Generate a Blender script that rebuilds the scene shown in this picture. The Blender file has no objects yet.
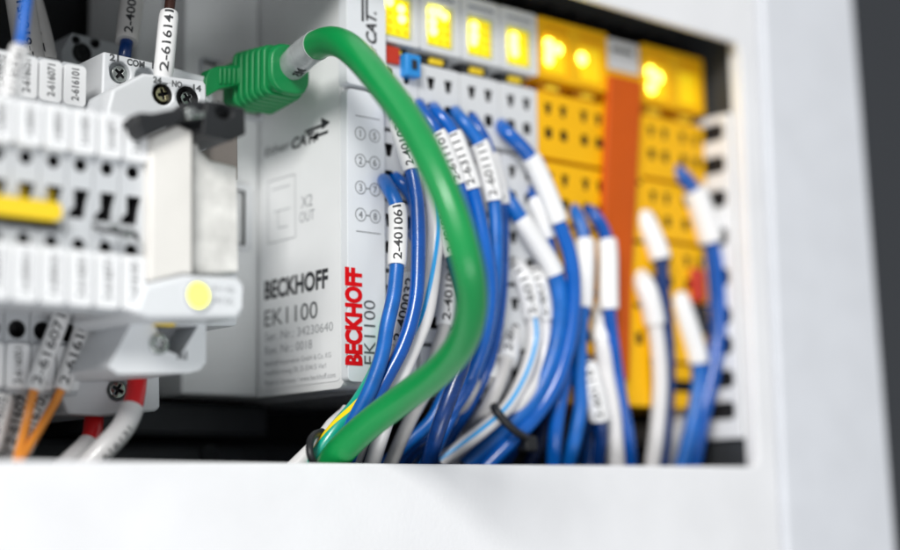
import bpy, bmesh, math, random
import numpy as np
from mathutils import Vector, Matrix
random.seed(7)
S = bpy.context.scene
COL = S.collection
MM = 0.001
# ---------------------------------------------------------------- camera (millimetres, camera at the origin)
YAW, PITCH, ROLL, FPX = math.radians(40.4), math.radians(8.6), math.radians(-0.8), 1518.0
fw = np.array([math.sin(YAW)*math.cos(PITCH), math.cos(YAW)*math.cos(PITCH), math.sin(PITCH)])
rt0 = np.array([math.cos(YAW), -math.sin(YAW), 0.0]); up0 = np.cross(rt0, fw)
RT = rt0*math.cos(ROLL)+up0*math.sin(ROLL); UP = np.cross(RT, fw)
cd = bpy.data.cameras.new('camera'); cam = bpy.data.objects.new('camera', cd); COL.objects.link(cam); S.camera = cam
M = Matrix(((RT[0], UP[0], -fw[0], 0), (RT[1], UP[1], -fw[1], 0), (RT[2], UP[2], -fw[2], 0), (0, 0, 0, 1)))
cam.matrix_world = M
cd.sensor_width = 36; cd.lens = FPX/900*36; cd.clip_start = 0.01; cd.clip_end = 50
cd.dof.use_dof = True; cd.dof.focus_distance = 0.307; cd.dof.aperture_fstop = 5.0
# ---------------------------------------------------------------- world and lamps
W = bpy.data.worlds.new('World'); S.world = W; W.use_nodes = True
W.node_tree.nodes['Background'].inputs[0].default_value = (0.93, 0.965, 1.0, 1)
W.node_tree.nodes['Background'].inputs[1].default_value = 0.36
def area(name, loc, target, sx, sy, power, colr):
    l = bpy.data.lights.new(name, 'AREA'); l.shape = 'RECTANGLE'; l.size = sx*MM; l.size_y = sy*MM; l.energy = power; l.color = colr
    o = bpy.data.objects.new(name, l); COL.objects.link(o); o.location = Vector(loc)*MM
    o.rotation_euler = (Vector(target)-Vector(loc)).to_track_quat('-Z', 'Y').to_euler(); return o
area('key_light', (-560, -350, 570), (190, 260, 60), 320, 280, 9.6, (1.0, 0.985, 0.96))
area('low_fill_light', (10, -190, -240), (190, 250, 20), 320, 220, .85, (0.97, 0.98, 1.0))
S.view_settings.view_transform = 'Standard'; S.view_settings.look = 'None'
S.view_settings.exposure = 0.26; S.view_settings.gamma = 1.0
S.render.engine = 'CYCLES'
# ---------------------------------------------------------------- materials
def mat(name, c, rough=0.45, metal=0.0, bump=0.0, var=0.0, spec=0.5, emit=None, es=0.0, sss=0.0, scale=1.0, coat=0.0, trans=0.0):
    m = bpy.data.materials.new(name); m.use_nodes = True; nt = m.node_tree; b = nt.nodes['Principled BSDF']
    b.inputs['Base Color'].default_value = (*c, 1); b.inputs['Roughness'].default_value = rough; b.inputs['Metallic'].default_value = metal
    b.inputs['Specular IOR Level'].default_value = spec; b.inputs['Coat Weight'].default_value = coat
    b.inputs['Transmission Weight'].default_value = trans
    tc = nt.nodes.new('ShaderNodeTexCoord')
    if sss:
        b.inputs['Subsurface Weight'].default_value = sss; b.inputs['Subsurface Radius'].default_value = (0.001, 0.001, 0.001)
    if emit:
        b.inputs['Emission Color'].default_value = (*emit, 1); b.inputs['Emission Strength'].default_value = es
    if var:
        n = nt.nodes.new('ShaderNodeTexNoise'); n.inputs['Scale'].default_value = 90*scale; n.inputs['Detail'].default_value = 6
        r = nt.nodes.new('ShaderNodeValToRGB'); r.color_ramp.elements[0].position = .3; r.color_ramp.elements[1].position = .7
        r.color_ramp.elements[0].color = (*[x*(1-var) for x in c], 1); r.color_ramp.elements[1].color = (*[min(1, x*(1+var*.4)) for x in c], 1)
        nt.links.new(tc.outputs['Object'], n.inputs['Vector']); nt.links.new(n.outputs['Fac'], r.inputs['Fac']); nt.links.new(r.outputs['Color'], b.inputs['Base Color'])
        mr = nt.nodes.new('ShaderNodeMapRange'); mr.inputs[3].default_value = rough*.8; mr.inputs[4].default_value = min(1, rough*1.25)
        nt.links.new(n.outputs['Fac'], mr.inputs[0]); nt.links.new(mr.outputs[0], b.inputs['Roughness'])
    if bump:
        n2 = nt.nodes.new('ShaderNodeTexNoise'); n2.inputs['Scale'].default_value = 1600*scale; n2.inputs['Detail'].default_value = 3
        bp = nt.nodes.new('ShaderNodeBump'); bp.inputs['Strength'].default_value = bump; bp.inputs['Distance'].default_value = 0.0001
        nt.links.new(tc.outputs['Object'], n2.inputs['Vector']); nt.links.new(n2.outputs['Fac'], bp.inputs['Height']); nt.links.new(bp.outputs['Normal'], b.inputs['Normal'])
    return m
m_paint = mat('powder_coat_paint', (.81, .815, .83), .42, bump=.5, var=.05, scale=.6)
m_upr = mat('door_frame_paint', (.70, .72, .76), .42, bump=.25, var=.04)
m_plate = mat('shade_dark_plate', (.02, .022, .024), .6, var=.25)  # near-black base colour carries the shade inside the cabinet
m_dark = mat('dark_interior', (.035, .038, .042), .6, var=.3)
m_hole = mat('dark_recess', (.012, .012, .014), .6)
m_wall = mat('background_wall', (.075, .08, .09), .8, var=.1, scale=.05)
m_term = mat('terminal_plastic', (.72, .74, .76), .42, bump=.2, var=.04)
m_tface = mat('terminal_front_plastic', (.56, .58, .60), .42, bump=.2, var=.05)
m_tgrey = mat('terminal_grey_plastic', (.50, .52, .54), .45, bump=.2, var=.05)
m_label = mat('label_card', (.84, .85, .86), .45, var=.02)
m_cream = mat('relay_cream_plastic', (.78, .76, .72), .4, bump=.2, var=.05)
m_clear = mat('relay_frosted_cap', (.74, .73, .70), .25, var=.22, scale=2.2, bump=.3)
m_capshade = mat('cap_shade_brown', (.17, .15, .135), .4, var=.1)  # brown-grey that holds the shade behind the frosted cap
m_coup = mat('coupler_housing', (.76, .77, .77), .38, bump=.2, var=.04)
m_strip = mat('coupler_front', (.74, .765, .79), .3, bump=.15, var=.03)
m_stick = mat('coupler_sticker', (.82, .83, .835), .3, var=.03)
m_mod = mat('module_white', (.66, .675, .69), .42, var=.04)
m_yel = mat('module_yellow', (.88, .46, .001), .5, var=.06, spec=.3)
m_ysh = mat('module_amber', (.50, .22, .003), .5, var=.1)
m_red = mat('module_orange_red', (.56, .085, .0), .5, var=.08, spec=.3)
m_blue = mat('wire_blue_pvc', (.001, .108, .47), .22, bump=.15, var=.12, scale=2, coat=.25)
m_blue2 = mat('wire_blue_pvc_worn', (.002, .125, .48), .34, bump=.3, var=.2, scale=3, coat=.1)
m_blue3 = mat('wire_blue_pvc_deep', (.001, .085, .40), .26, bump=.2, var=.18, scale=2, coat=.2)
m_navy = mat('wire_navy_pvc', (.002, .03, .15), .25, bump=.2, var=.3, scale=6, coat=.2)
m_wht = mat('wire_white_pvc', (.74, .73, .73), .3, bump=.1, var=.06, scale=2, coat=.2)
m_gwht = mat('wire_grey_pvc', (.58, .565, .55), .35, bump=.1, var=.08, scale=2)
m_lblue = mat('stripe_light_blue', (.02, .36, .78), .3)
m_green = mat('patch_cable_green', (.002, .255, .058), .34, bump=.12, var=.06, coat=.15)
m_gplug = mat('plug_green', (.002, .21, .055), .42, bump=.15, var=.06)
m_teal = mat('earth_wire_green', (.002, .36, .25), .3, coat=.2)
m_ystr = mat('earth_wire_yellow', (.92, .68, .0), .35)
m_sleeve = mat('marker_sleeve_white', (.82, .82, .82), .4, var=.03, sss=.0)
m_gsleeve = mat('clear_grey_sleeve', (.42, .45, .45), .2, var=.3, scale=3, coat=.5)
m_black = mat('black_plastic', (.012, .013, .015), .45, bump=.2, var=.2)
m_ink = mat('black_ink', (.02, .021, .025), .55)
m_gink = mat('grey_ink', (.36, .37, .38), .6)
m_dink = mat('dark_grey_ink', (.10, .105, .11), .6)
m_rink = mat('red_ink', (.68, .002, .006), .6, spec=.2)
m_steel = mat('zinc_screw', (.55, .58, .56), .25, 1.0, var=.3, scale=6)
m_brass = mat('brass_contact', (.65, .60, .36), .3, 1.0, var=.3, scale=6)
m_orange = mat('wire_orange_pvc', (.82, .28, .03), .35, coat=.15, var=.08)
m_rfer = mat('ferrule_red', (.68, .008, .012), .3, coat=.2, var=.06)
m_brown = mat('wire_brown_pvc', (.05, .02, .015), .35)
m_jump = mat('jumper_yellow', (.88, .62, .02), .35)
m_ledlit = mat('lit_led', (1, .9, .1), .4, emit=(1, .93, .06), es=9.0)
m_ledhot = mat('lit_led_bright', (1, .95, .3), .4, emit=(1, .97, .08), es=5.0)
m_ledwin = mat('led_window_yellow', (.85, .78, .02), .4, emit=(1, .88, .0), es=.22)
m_ledwin2 = mat('led_window_amber', (.9, .6, .0), .4, emit=(1, .8, .0), es=.16)
m_relayled = mat('relay_led', (1, 1, .2), .4, emit=(1, .97, .03), es=1.6)
m_redp = mat('power_contact_red', (.5, .03, .01), .4)
m_bluep = mat('power_contact_blue', (.02, .25, .65), .4)
# ---------------------------------------------------------------- helpers
def at(px, py, Y):
    d = fw+(px-450)/FPX*RT-(py-275)/FPX*UP
    d = d*Y/d[1]; return Vector(d)
def atX(px, py, X):
    d = fw+(px-450)/FPX*RT-(py-275)/FPX*UP
    d = d*X/d[0]; return Vector(d)
def XZ(px, py, Y):
    p = at(px, py, Y); return (p.x, p.z)
def link(name, bm, mats, parent=None, bevel=0.0, smooth=True, base=None):
    me = bpy.data.meshes.new(name)
    off = Vector((0, 0, 0))
    if parent is not None: off = parent['_w'] if '_w' in parent else Vector((0, 0, 0)); off = Vector(off)
    elif base is not None: off = Vector(base)
    for v in bm.verts: v.co = (v.co-off)*MM
    bm.normal_update(); bm.to_mesh(me); bm.free()
    if not isinstance(mats, (list, tuple)): mats = [mats]
    for m in mats: me.materials.append(m)
    o = bpy.data.objects.new(name, me); COL.objects.link(o)
    if parent is not None:
        o.parent = parent; o['_w'] = list(off)
    else: o.location = off*MM; o['_w'] = list(off)
    if smooth:
        for p in me.polygons: p.use_smooth = True
        try: me.set_sharp_from_angle(angle=math.radians(35))
        except Exception: pass
    if bevel:
        b = o.modifiers.new('bevel', 'BEVEL'); b.width = bevel*MM; b.segments = 3; b.limit_method = 'ANGLE'; b.angle_limit = math.radians(40); b.harden_normals = False
    return o
def tag(o, label, cat, group=None, kind=None):
    o['label'] = label; o['category'] = cat
    if group: o['group'] = group
    if kind: o['kind'] = kind
    return o
def thing(name, label, cat, base, group=None):
    o = bpy.data.objects.new(name, None); COL.objects.link(o); o.empty_display_size = .005
    o.location = Vector(base)*MM; o['_w'] = list(base); return tag(o, label, cat, group)
def box(bm, x0, x1, y0, y1, z0, z1, mi=0):
    vs = [bm.verts.new(p) for p in ((x0, y0, z0), (x1, y0, z0), (x1, y1, z0), (x0, y1, z0), (x0, y0, z1), (x1, y0, z1), (x1, y1, z1), (x0, y1, z1))]
    for f in ((3, 2, 1, 0), (4, 5, 6, 7), (0, 1, 5, 4), (1, 2, 6, 5), (2, 3, 7, 6), (3, 0, 4, 7)):
        bm.faces.new([vs[i] for i in f]).material_index = mi
def frameY(a, b, d): return Vector((a, d, b))       # plane facing the viewer, depth d = Y
def frameX(a, b, d): return Vector((d, a, b))       # plane facing -X, a = Y, b = Z, depth d = X
def area2(o): return sum(o[i][0]*o[(i+1) % len(o)][1]-o[(i+1) % len(o)][0]*o[i][1] for i in range(len(o)))/2
def plate(bm, outline, holes, d0, d1, hd=1.5, fr=frameY, mi=0, hmi=1, back=True):
    """flat plate from d0 (front) to d1 with real recesses hd deep"""
    edges = []; loops = []
    for lp in [outline]+list(holes):
        vs = [bm.verts.new(fr(a, b, d0)) for a, b in lp]
        es = [bm.edges.new((vs[i], vs[(i+1) % len(vs)])) for i in range(len(vs))]
        edges += es; loops.append(vs)
    r = bmesh.ops.triangle_fill(bm, use_beauty=True, use_dissolve=False, edges=edges)
    fs = [g for g in r['geom'] if isinstance(g, bmesh.types.BMFace)]
    for f in fs: f.material_index = mi
    vb = [bm.verts.new(fr(a, b, d1)) for a, b in outline]; v0 = loops[0]; n = len(v0)
    for i in range(n): bm.faces.new((v0[i], v0[(i+1) % n], vb[(i+1) % n], vb[i])).material_index = mi
    if back: bm.faces.new(vb).material_index = mi
    for lp, vs in zip(holes, loops[1:]):
        hb = [bm.verts.new(fr(a, b, d0+hd)) for a, b in lp]; n = len(vs)
        for i in range(n): bm.faces.new((vs[i], vs[(i+1) % n], hb[(i+1) % n], hb[i])).material_index = hmi
        bm.faces.new(hb).material_index = hmi
    bmesh.ops.recalc_face_normals(bm, faces=bm.faces)
def rect(a0, b0, a1, b1): return [(a0, b0), (a1, b0), (a1, b1), (a0, b1)]
def rrect(a0, b0, a1, b1, r, n=4):
    out = []
    for cx, cy, s in ((a1-r, b0+r, -90), (a1-r, b1-r, 0), (a0+r, b1-r, 90), (a0+r, b0+r, 180)):
        for k in range(n+1):
            t = math.radians(s+90*k/n); out.append((cx+r*math.cos(t), cy+r*math.sin(t)))
    return out
def circ(a, b, r, n=18, ry=None): return [(a+r*math.cos(2*math.pi*k/n), b+(ry or r)*math.sin(2*math.pi*k/n)) for k in range(n)]
def pxpoly(pts, Y): return [XZ(x, y, Y) for x, y in pts]
def cyl(bm, c, axis, r0, r1, length, n=24, mi=0):
    c = Vector(c); ax = Vector(axis).normalized(); u = ax.orthogonal().normalized(); v = ax.cross(u)
    A = [bm.verts.new(c+(u*math.cos(2*math.pi*k/n)+v*math.sin(2*math.pi*k/n))*r0) for k in range(n)]
    B = [bm.verts.new(c+ax*length+(u*math.cos(2*math.pi*k/n)+v*math.sin(2*math.pi*k/n))*r1) for k in range(n)]
    for k in range(n): bm.faces.new((A[k], A[(k+1) % n], B[(k+1) % n], B[k])).material_index = mi
    bm.faces.new(A[::-1]).material_index = mi; bm.faces.new(B).material_index = mi
# --- splines and tubes
class Path:
    def __init__(s, pts, step=1.0):
        P = [np.array(p, float) for p in pts]
        P = [2*P[0]-P[1]]+P+[2*P[-1]-P[-2]]; out = []
        for i in range(1, len(P)-2):
            p0, p1, p2, p3 = P[i-1:i+3]
            # centripetal Catmull-Rom
            t0 = 0; t1 = t0+max(1e-3, np.linalg.norm(p1-p0))**.5; t2 = t1+max(1e-3, np.linalg.norm(p2-p1))**.5; t3 = t2+max(1e-3, np.linalg.norm(p3-p2))**.5
            n = max(3, int(np.linalg.norm(p2-p1)/.7))
            for t in np.linspace(t1, t2, n, endpoint=False):
                A1 = (t1-t)/(t1-t0)*p0+(t-t0)/(t1-t0)*p1; A2 = (t2-t)/(t2-t1)*p1+(t-t1)/(t2-t1)*p2; A3 = (t3-t)/(t3-t2)*p2+(t-t2)/(t3-t2)*p3
                B1 = (t2-t)/(t2-t0)*A1+(t-t0)/(t2-t0)*A2; B2 = (t3-t)/(t3-t1)*A2+(t-t1)/(t3-t1)*A3
                out.append((t2-t)/(t2-t1)*B1+(t-t1)/(t2-t1)*B2)
        out.append(P[-2]); Q = np.array(out)
        L = np.concatenate([[0], np.cumsum(np.linalg.norm(np.diff(Q, axis=0), axis=1))])
        s.len = L[-1]; n = max(3, int(s.len/step)); sv = np.linspace(0, s.len, n)
        C = np.array([np.interp(sv, L, Q[:, k]) for k in range(3)]).T
        for _ in range(3): C[1:-1] = .25*C[:-2]+.5*C[1:-1]+.25*C[2:]
        s.C = C; s.s = sv; T = np.gradient(C, axis=0); s.T = T/np.linalg.norm(T, axis=1)[:, None]
        s.at_ = lambda q: np.array([np.interp(q, sv, C[:, k]) for k in range(3)])
        s.tan_ = lambda q: (lambda v: v/np.linalg.norm(v))(np.array([np.interp(q, sv, s.T[:, k]) for k in range(3)]))
    def near(s, px, py, Y):
        # arc length closest to the world point seen there
        p = np.array(at(px, py, Y)); d = np.linalg.norm(s.C-p, axis=1); return s.s[int(np.argmin(d))]
    def frame(s, q):
        c = s.at_(q); T = s.tan_(q); E = -c/np.linalg.norm(c); E = E-T*(E@T); E /= np.linalg.norm(E)
        Lf = np.cross(T, E); Lf = Lf if Lf@RT < 0 else -Lf; return c, T, E, Lf
def tube(bm, path, r, s0=None, s1=None, n=16, mi=0, caps=True, rfun=None):
    s0 = 0 if s0 is None else s0; s1 = path.len if s1 is None else s1
    m = max(3, int((s1-s0)/.9)); qs = np.linspace(s0, s1, m); rings = []
    u = None
    for q in qs:
        c = path.at_(q); T = path.tan_(q)
        if u is None: u = np.cross(T, [.3, .2, .9]); 
        u = u-T*(u@T); u /= np.linalg.norm(u); v = np.cross(T, u)
        rr = r if rfun is None else rfun(q)
        rings.append([bm.verts.new(Vector(c+(u*math.cos(2*math.pi*k/n)+v*math.sin(2*math.pi*k/n))*rr)) for k in range(n)])
    for a, b in zip(rings, rings[1:]):
        for k in range(n): bm.faces.new((a[k], a[(k+1) % n], b[(k+1) % n], b[k])).material_index = mi
    if caps:
        bm.faces.new(rings[0][::-1]).material_index = mi; bm.faces.new(rings[-1]).material_index = mi
    bmesh.ops.recalc_face_normals(bm, faces=bm.faces)
def ribbon(bm, path, r, s0, s1, ang0, ang1, half):
    m = max(4, int((s1-s0)/.8)); prev = None
    for i, q in enumerate(np.linspace(s0, s1, m)):
        c, T, E, Lf = path.frame(q); a = ang0+(ang1-ang0)*i/(m-1)
        row = [bm.verts.new(Vector(c+(E*math.cos(a+d*half)+Lf*math.sin(a+d*half))*r)) for d in (-1, -.5, 0, .5, 1)]
        if prev:
            for k in range(4): bm.faces.new((prev[k], prev[k+1], row[k+1], row[k]))
        prev = row
_tc = {}
def glyphs(s, bold):
    k = (s, bold)
    if k not in _tc:
        cu = bpy.data.curves.new('tmp_text', 'FONT'); cu.body = s; cu.size = 1.0; cu.offset = bold; cu.resolution_u = 4
        o = bpy.data.objects.new('tmp_text', cu); COL.objects.link(o)
        dg = bpy.context.evaluated_depsgraph_get(); me = bpy.data.meshes.new_from_object(o.evaluated_get(dg))
        V = [tuple(v.co[:2]) for v in me.vertices]; F = [tuple(p.vertices) for p in me.polygons]
        bpy.data.objects.remove(o); bpy.data.curves.remove(cu); bpy.data.meshes.remove(me)
        _tc[k] = (V, F)
    return _tc[k]
CAPH = .70
def text(bm, s, org, u, v, h, width=None, bold=0.0, slant=0.0, mi=0, align='l'):
    """flat lettering; org = baseline start, h = capital height, width = total width"""
    V, F = glyphs(s, bold); x0 = min(a for a, b in V); x1 = max(a for a, b in V); sy = h/CAPH; sx = sy if width is None else width/(x1-x0)
    w = (x1-x0)*sx; sh = -w/2 if align == 'c' else 0
    org, u, v = Vector(org), Vector(u), Vector(v)
    vs = [bm.verts.new(org+u*((a-x0)*sx+sh+slant*b*sy)+v*(b*sy)) for a, b in V]
    for f in F:
        try: bm.faces.new([vs[i] for i in f]).material_index = mi
        except ValueError: pass
def text_tube(bm, s, path, r, s0, s1, h, bold=0.02, off=0.0):
    """lettering wrapped round a tube, reading from arc length s1 back up to s0"""
    V, F = glyphs(s, bold); t = bmesh.new()
    x0 = min(a for a, b in V); x1 = max(a for a, b in V); sx = (s1-s0)/(x1-x0); sy = h/CAPH
    vs = [t.verts.new(((a-x0)*sx, b*sy-h/2, 0)) for a, b in V]
    for f in F:
        try: t.faces.new([vs[i] for i in f])
        except ValueError: pass
    for k in range(-3, 4):
        bmesh.ops.bisect_plane(t, geom=t.verts[:]+t.edges[:]+t.faces[:], plane_co=(0, k*h/7, 0), plane_no=(0, 1, 0))
    k = .8
    while k < s1-s0:
        bmesh.ops.bisect_plane(t, geom=t.verts[:]+t.edges[:]+t.faces[:], plane_co=(k, 0, 0), plane_no=(1, 0, 0)); k += .8
    mp = {}
    for w in t.verts:
        c, T, E, Lf = path.frame(s1-w.co.x); a = w.co.y/r+off
        mp[w] = bm.verts.new(Vector(c+(E*math.cos(a)+Lf*math.sin(a))*(r+.05)))
    for f in t.faces: bm.faces.new([mp[w] for w in f.verts])
    t.free()
def screw(name, c, r, parent, m=m_steel, rot=.4):
    bm = bmesh.new(); pts = []
    w, l = r*.16, r*.68
    cr = [(-w, -l), (w, -l), (w, -w), (l, -w), (l, w), (w, w), (w, l), (-w, l), (-w, w), (-l, w), (-l, -w), (-w, -w)]
    cr = [(c[0]+a*math.cos(rot)-b*math.sin(rot), c[2]+a*math.sin(rot)+b*math.cos(rot)) for a, b in cr]
    plate(bm, circ(c[0], c[2], r, 28), [cr], c[1], c[1]+r*.7, hd=r*.5)
    return link(name, bm, [m, m_hole], parent, bevel=r*.1)

# ================================================================ THE CABINET
CAB = thing('control_cabinet', 'white painted cabinet frame with a wide bottom sill around the opening full of wires', 'cabinet', (200, 240, -60))
bm = bmesh.new()
t0 = 239.0
o_ = rect(20, -70, 310.2, 220); h_ = rrect(40, 8.2, 302.8, 116.6, 2.5)
# a plate with a through opening
def ringplate(bm, outer, inner, y0, y1):
    E = []; L = []
    for lp in (outer, inner):
        vs = [bm.verts.new(frameY(a, b, y0)) for a, b in lp]; E += [bm.edges.new((vs[i], vs[(i+1) % len(vs)])) for i in range(len(vs))]; L.append(vs)
    bmesh.ops.triangle_fill(bm, use_beauty=True, edges=E)
    E2 = []; L2 = []
    for lp in (outer, inner):
        vs = [bm.verts.new(frameY(a, b, y1)) for a, b in lp]; E2 += [bm.edges.new((vs[i], vs[(i+1) % len(vs)])) for i in range(len(vs))]; L2.append(vs)
    bmesh.ops.triangle_fill(bm, use_beauty=True, edges=E2)
    for A, B in zip(L, L2):
        for i in range(len(A)): bm.faces.new((A[i], A[(i+1) % len(A)], B[(i+1) % len(A)], B[i]))
    bmesh.ops.recalc_face_normals(bm, faces=bm.faces)
ringplate(bm, o_, h_, t0, t0+2.0)
link('front_cover', bm, m_paint, CAB, bevel=.5)
bm = bmesh.new(); plate(bm, [(311.2, -70), (359.3, -70), (348.2, 220), (311.2, 220)], [], 237.5, 330)
link('door_frame', bm, m_upr, CAB, bevel=1.6)
bm = bmesh.new(); box(bm, 303.6, 306, 241.2, 262, 6, 120); link('opening_flange', bm, m_paint, CAB, bevel=.3)
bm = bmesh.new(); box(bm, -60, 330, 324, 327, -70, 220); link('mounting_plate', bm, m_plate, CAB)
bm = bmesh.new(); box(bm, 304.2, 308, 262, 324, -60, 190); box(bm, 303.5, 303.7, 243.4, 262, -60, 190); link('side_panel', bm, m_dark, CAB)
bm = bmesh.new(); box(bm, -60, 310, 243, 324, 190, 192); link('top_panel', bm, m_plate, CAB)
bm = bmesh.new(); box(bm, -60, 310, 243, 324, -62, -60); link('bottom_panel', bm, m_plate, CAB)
bm = bmesh.new(); box(bm, -1400, 2600, 1100, 1110, -1500, 1500)
o = link('background_wall', bm, m_wall, base=(600, 1100, -1500)); o['kind'] = 'structure'
# wiring duct at the right, slots face the modules
D = thing('wiring_duct', 'white slotted wiring duct upright at the right edge of the opening', 'wiring duct', (303, 246, 0), 'wiring ducts')
bm = bmesh.new()
holes = [rrect(244.5+.0, z-1.35, 258, z+1.35, 1.1) for z in (96.2, 85.6, 75.6, 65.6, 55.6, 45.6, 35.6, 25.6)]
plate(bm, rect(243.4, 15.5, 318, 99), [rrect(245.2, z-2.15, 300, z+2.15, 1.3) for z in (94.6, 86.0, 77.0, 67.0, 56.5, 46.5, 39.0, 30.5, 22.5)], 302.0, 303.3, hd=1.2, fr=frameX)
link('slotted_wall', bm, [m_paint, m_hole], D, bevel=.2)
D2 = thing('wiring_duct', 'dark slotted wiring duct running above the yellow modules', 'wiring duct', (250, 262, 128), 'wiring ducts')
bm = bmesh.new()
for k in range(26):
    x = 100+k*8.6; box(bm, x, x+4.6, 258, 322, 121, 123.5)
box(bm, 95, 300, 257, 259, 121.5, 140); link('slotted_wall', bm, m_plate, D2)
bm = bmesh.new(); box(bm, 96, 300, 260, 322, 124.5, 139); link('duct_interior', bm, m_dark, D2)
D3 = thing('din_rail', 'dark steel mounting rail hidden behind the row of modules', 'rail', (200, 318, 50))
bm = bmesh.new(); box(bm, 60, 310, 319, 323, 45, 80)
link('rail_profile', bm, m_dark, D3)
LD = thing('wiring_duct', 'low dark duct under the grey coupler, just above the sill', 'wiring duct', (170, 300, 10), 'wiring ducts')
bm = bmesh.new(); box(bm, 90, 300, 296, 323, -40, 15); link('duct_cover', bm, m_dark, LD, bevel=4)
bm = bmesh.new(); cyl(bm, (180, 296.2, 12.0), (0, -1, 0), 2.2, 2.2, 1.2); link('rivet', bm, m_plate, LD)

# ================================================================ TERMINAL MODULES (right row)
MX0 = 193.3
def holes_for(x0, zs, cols=(3.4, 8.4)):
    H = []
    for zt in zs:
        for c in cols:
            H.append([(x0+c-.6, zt-5.4), (x0+c+.5, zt-5.4), (x0+c+1.15, zt-2.6), (x0+c-1.15, zt-2.6)]); H.append(rrect(x0+c-1.15, zt-11.2, x0+c+1.15, zt-8.5, .6, 3))
    return H
def module(i, width, m, winmat, leds, label, kind='module', solid=False, grp='terminal modules in the row', wins=None):
    x0 = MX0+12*i+.15; x1 = x0+12*width-.3
    t = thing('terminal_module', label, 'terminal module', ((x0+x1)/2, 290, 22.5), grp)
    bm = bmesh.new(); box(bm, x0, x1, 256.2, 317, 23.5, 114); link('housing', bm, m, t, bevel=.4)
    if solid:
        bm = bmesh.new(); plate(bm, rrect(x0, 106.3, x1, 114, .5), [rect(x0+2, 111, x1-2, 112)], 251, 256); link('cap', bm, [m_mod, m_hole], t, bevel=.3)
        bm = bmesh.new(); plate(bm, rrect(x0, 23, x1, 106, .5), [rect(x0+7, 78, x1-.6, 79), rect(x0+7, 63, x1-.6, 64), rect(x0+7, 47, x1-.6, 48), rect(x0+7.5, 38, x1-2, 41)], 251, 256); link('yellow_front', bm, [m_yel, m_hole], t, bevel=.3)
        bm = bmesh.new(); plate(bm, pxpoly([(611, 74), (643, 81), (638, 180), (632, 290), (630, 380), (602, 379), (606, 180)], 249), [], 249, 251); link('end_cover', bm, [m, m_red], t, bevel=.5)
        return t
    # display section with a real window opening
    bm = bmesh.new(); H = []
    for k in range(width):
        H.append(rrect(x0+12*k+2.0, 100.9, x0+12*k+9.9, 110.6, .5)); H.append(rect(x0+12*k+2.2, 112.0, x0+12*k+10, 112.9))
    plate(bm, rrect(x0, 99.6, x1, 114.6, .6), H, 250.4, 256.2, hd=.9, hmi=1); link('display_cover', bm, [m, m_tgrey if m is m_mod else m], t, bevel=.25)
    for k in range(width):
        bm = bmesh.new(); box(bm, x0+12*k+2.4, x0+12*k+9.3, 250.8, 251.2, 101.4, 110.0)
        w = link('led_window', bm, winmat, t)
        bm = bmesh.new()
        for r_ in range(4):
            for c_ in range(3): box(bm, x0+12*k+2.9+c_*2.2, x0+12*k+4.4+c_*2.2, 250.55, 250.78, 101.9+r_*2.0, 103.1+r_*2.0)
        link('led_field', bm, m_ledwin2, w)
        bm = bmesh.new(); any_ = False
        for (a, b, r) in leds[k]:
            cyl(bm, (x0+12*k+a, 250.5, 101+b), (0, -1, 0), r*1.2, r*1.05, .5, 16); any_ = True
        if any_: link('lit_led', bm, m_ledhot, w)
        else: bm.free()
        bm = bmesh.new(); plate(bm, [(x0+12*k+1.8, 99.4), (x0+12*k+10.2, 99.4), (x0+12*k+9.0, 96.8), (x0+12*k+3.0, 96.8)], [], 252.8, 256, back=True)
        lt = link('release_latch', bm, m_dark if m is m_mod else m_ysh, t)
        bm = bmesh.new(); box(bm, x0+12*k+4, x0+12*k+8, 251.9, 252.9, 97.4, 98.9); link('latch_tab', bm, m_jump, lt, bevel=.3)
    # wiring sections, every wire entry a real recess
    bm = bmesh.new(); tops = (96.4, 79.6, 64.2, 48.8); bots = (80.6, 65.2, 49.8, 34.6)
    for zt, zb in zip(tops, bots):
        H = []
        for k in range(width): H += holes_for(x0+12*k, [zt])
        b2 = bmesh.new(); plate(b2, rrect(x0, zb, x1, zt, .6), H, 251, 256.2, hd=3.6); me = bpy.data.meshes.new('tmp'); b2.to_mesh(me); b2.free(); bm.from_mesh(me); bpy.data.meshes.remove(me)
    link('wiring_face', bm, [m, m_hole], t, bevel=.15)
    bm = bmesh.new(); plate(bm, rrect(x0+.4, 23, x1-.4, 33.8, .8), [rect(x0+3, 27, x1-3, 30)], 252, 256.2, hd=1.4); link('foot', bm, [m, m_hole], t, bevel=.3)
    return t
W3 = lambda: [(3.6, 7.2, 1.05), (3.9, 5.2, 1.05), (3.6, 3.0, 1.0)]
module(0, 1, m_mod, m_ledwin, [[(3.4, 7.6, .95), (6.6, 6.6, .9), (6.8, 4.3, .9)]], 'white terminal module touching the grey coupler, with red and blue contacts under its leds')
module(1, 1, m_mod, m_ledwin, [[(3.6, 7.8, 1.1), (5.4, 8.0, 1.0), (7.0, 7.4, .9), (3.6, 5.4, 1.0), (3.7, 3.4, 1.0)]], 'white terminal module whose lit led window shows a hooked bright shape')
module(2, 1, m_mod, m_ledwin, [[(3.9, 6.8, 1.05), (3.9, 4.6, 1.05), (3.7, 3.2, .9)]], 'white terminal module between the hook-lit module and the one beside the yellow pair')
module(3, 1, m_mod, m_ledwin, [[(4.2, 6.6, 1.1), (4.2, 4.6, 1.1), (4.4, 3.0, 1.0)]], 'white terminal module directly left of the yellow double module')
module(4, 2, m_yel, m_ledwin2, [[(3.6, 7.2, 1.25), (3.7, 5.0, 1.2), (3.5, 3.2, 1.1), (6.6, 6.4, 1.15)], [(2.6, 5.6, 1.35)]], 'wide yellow module left of the orange-red cover, with several bright leds')
module(6, 1, m_red, m_ledwin2, [[]], 'narrow module with white top and long orange-red front between the two yellow ones', solid=True)
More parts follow.
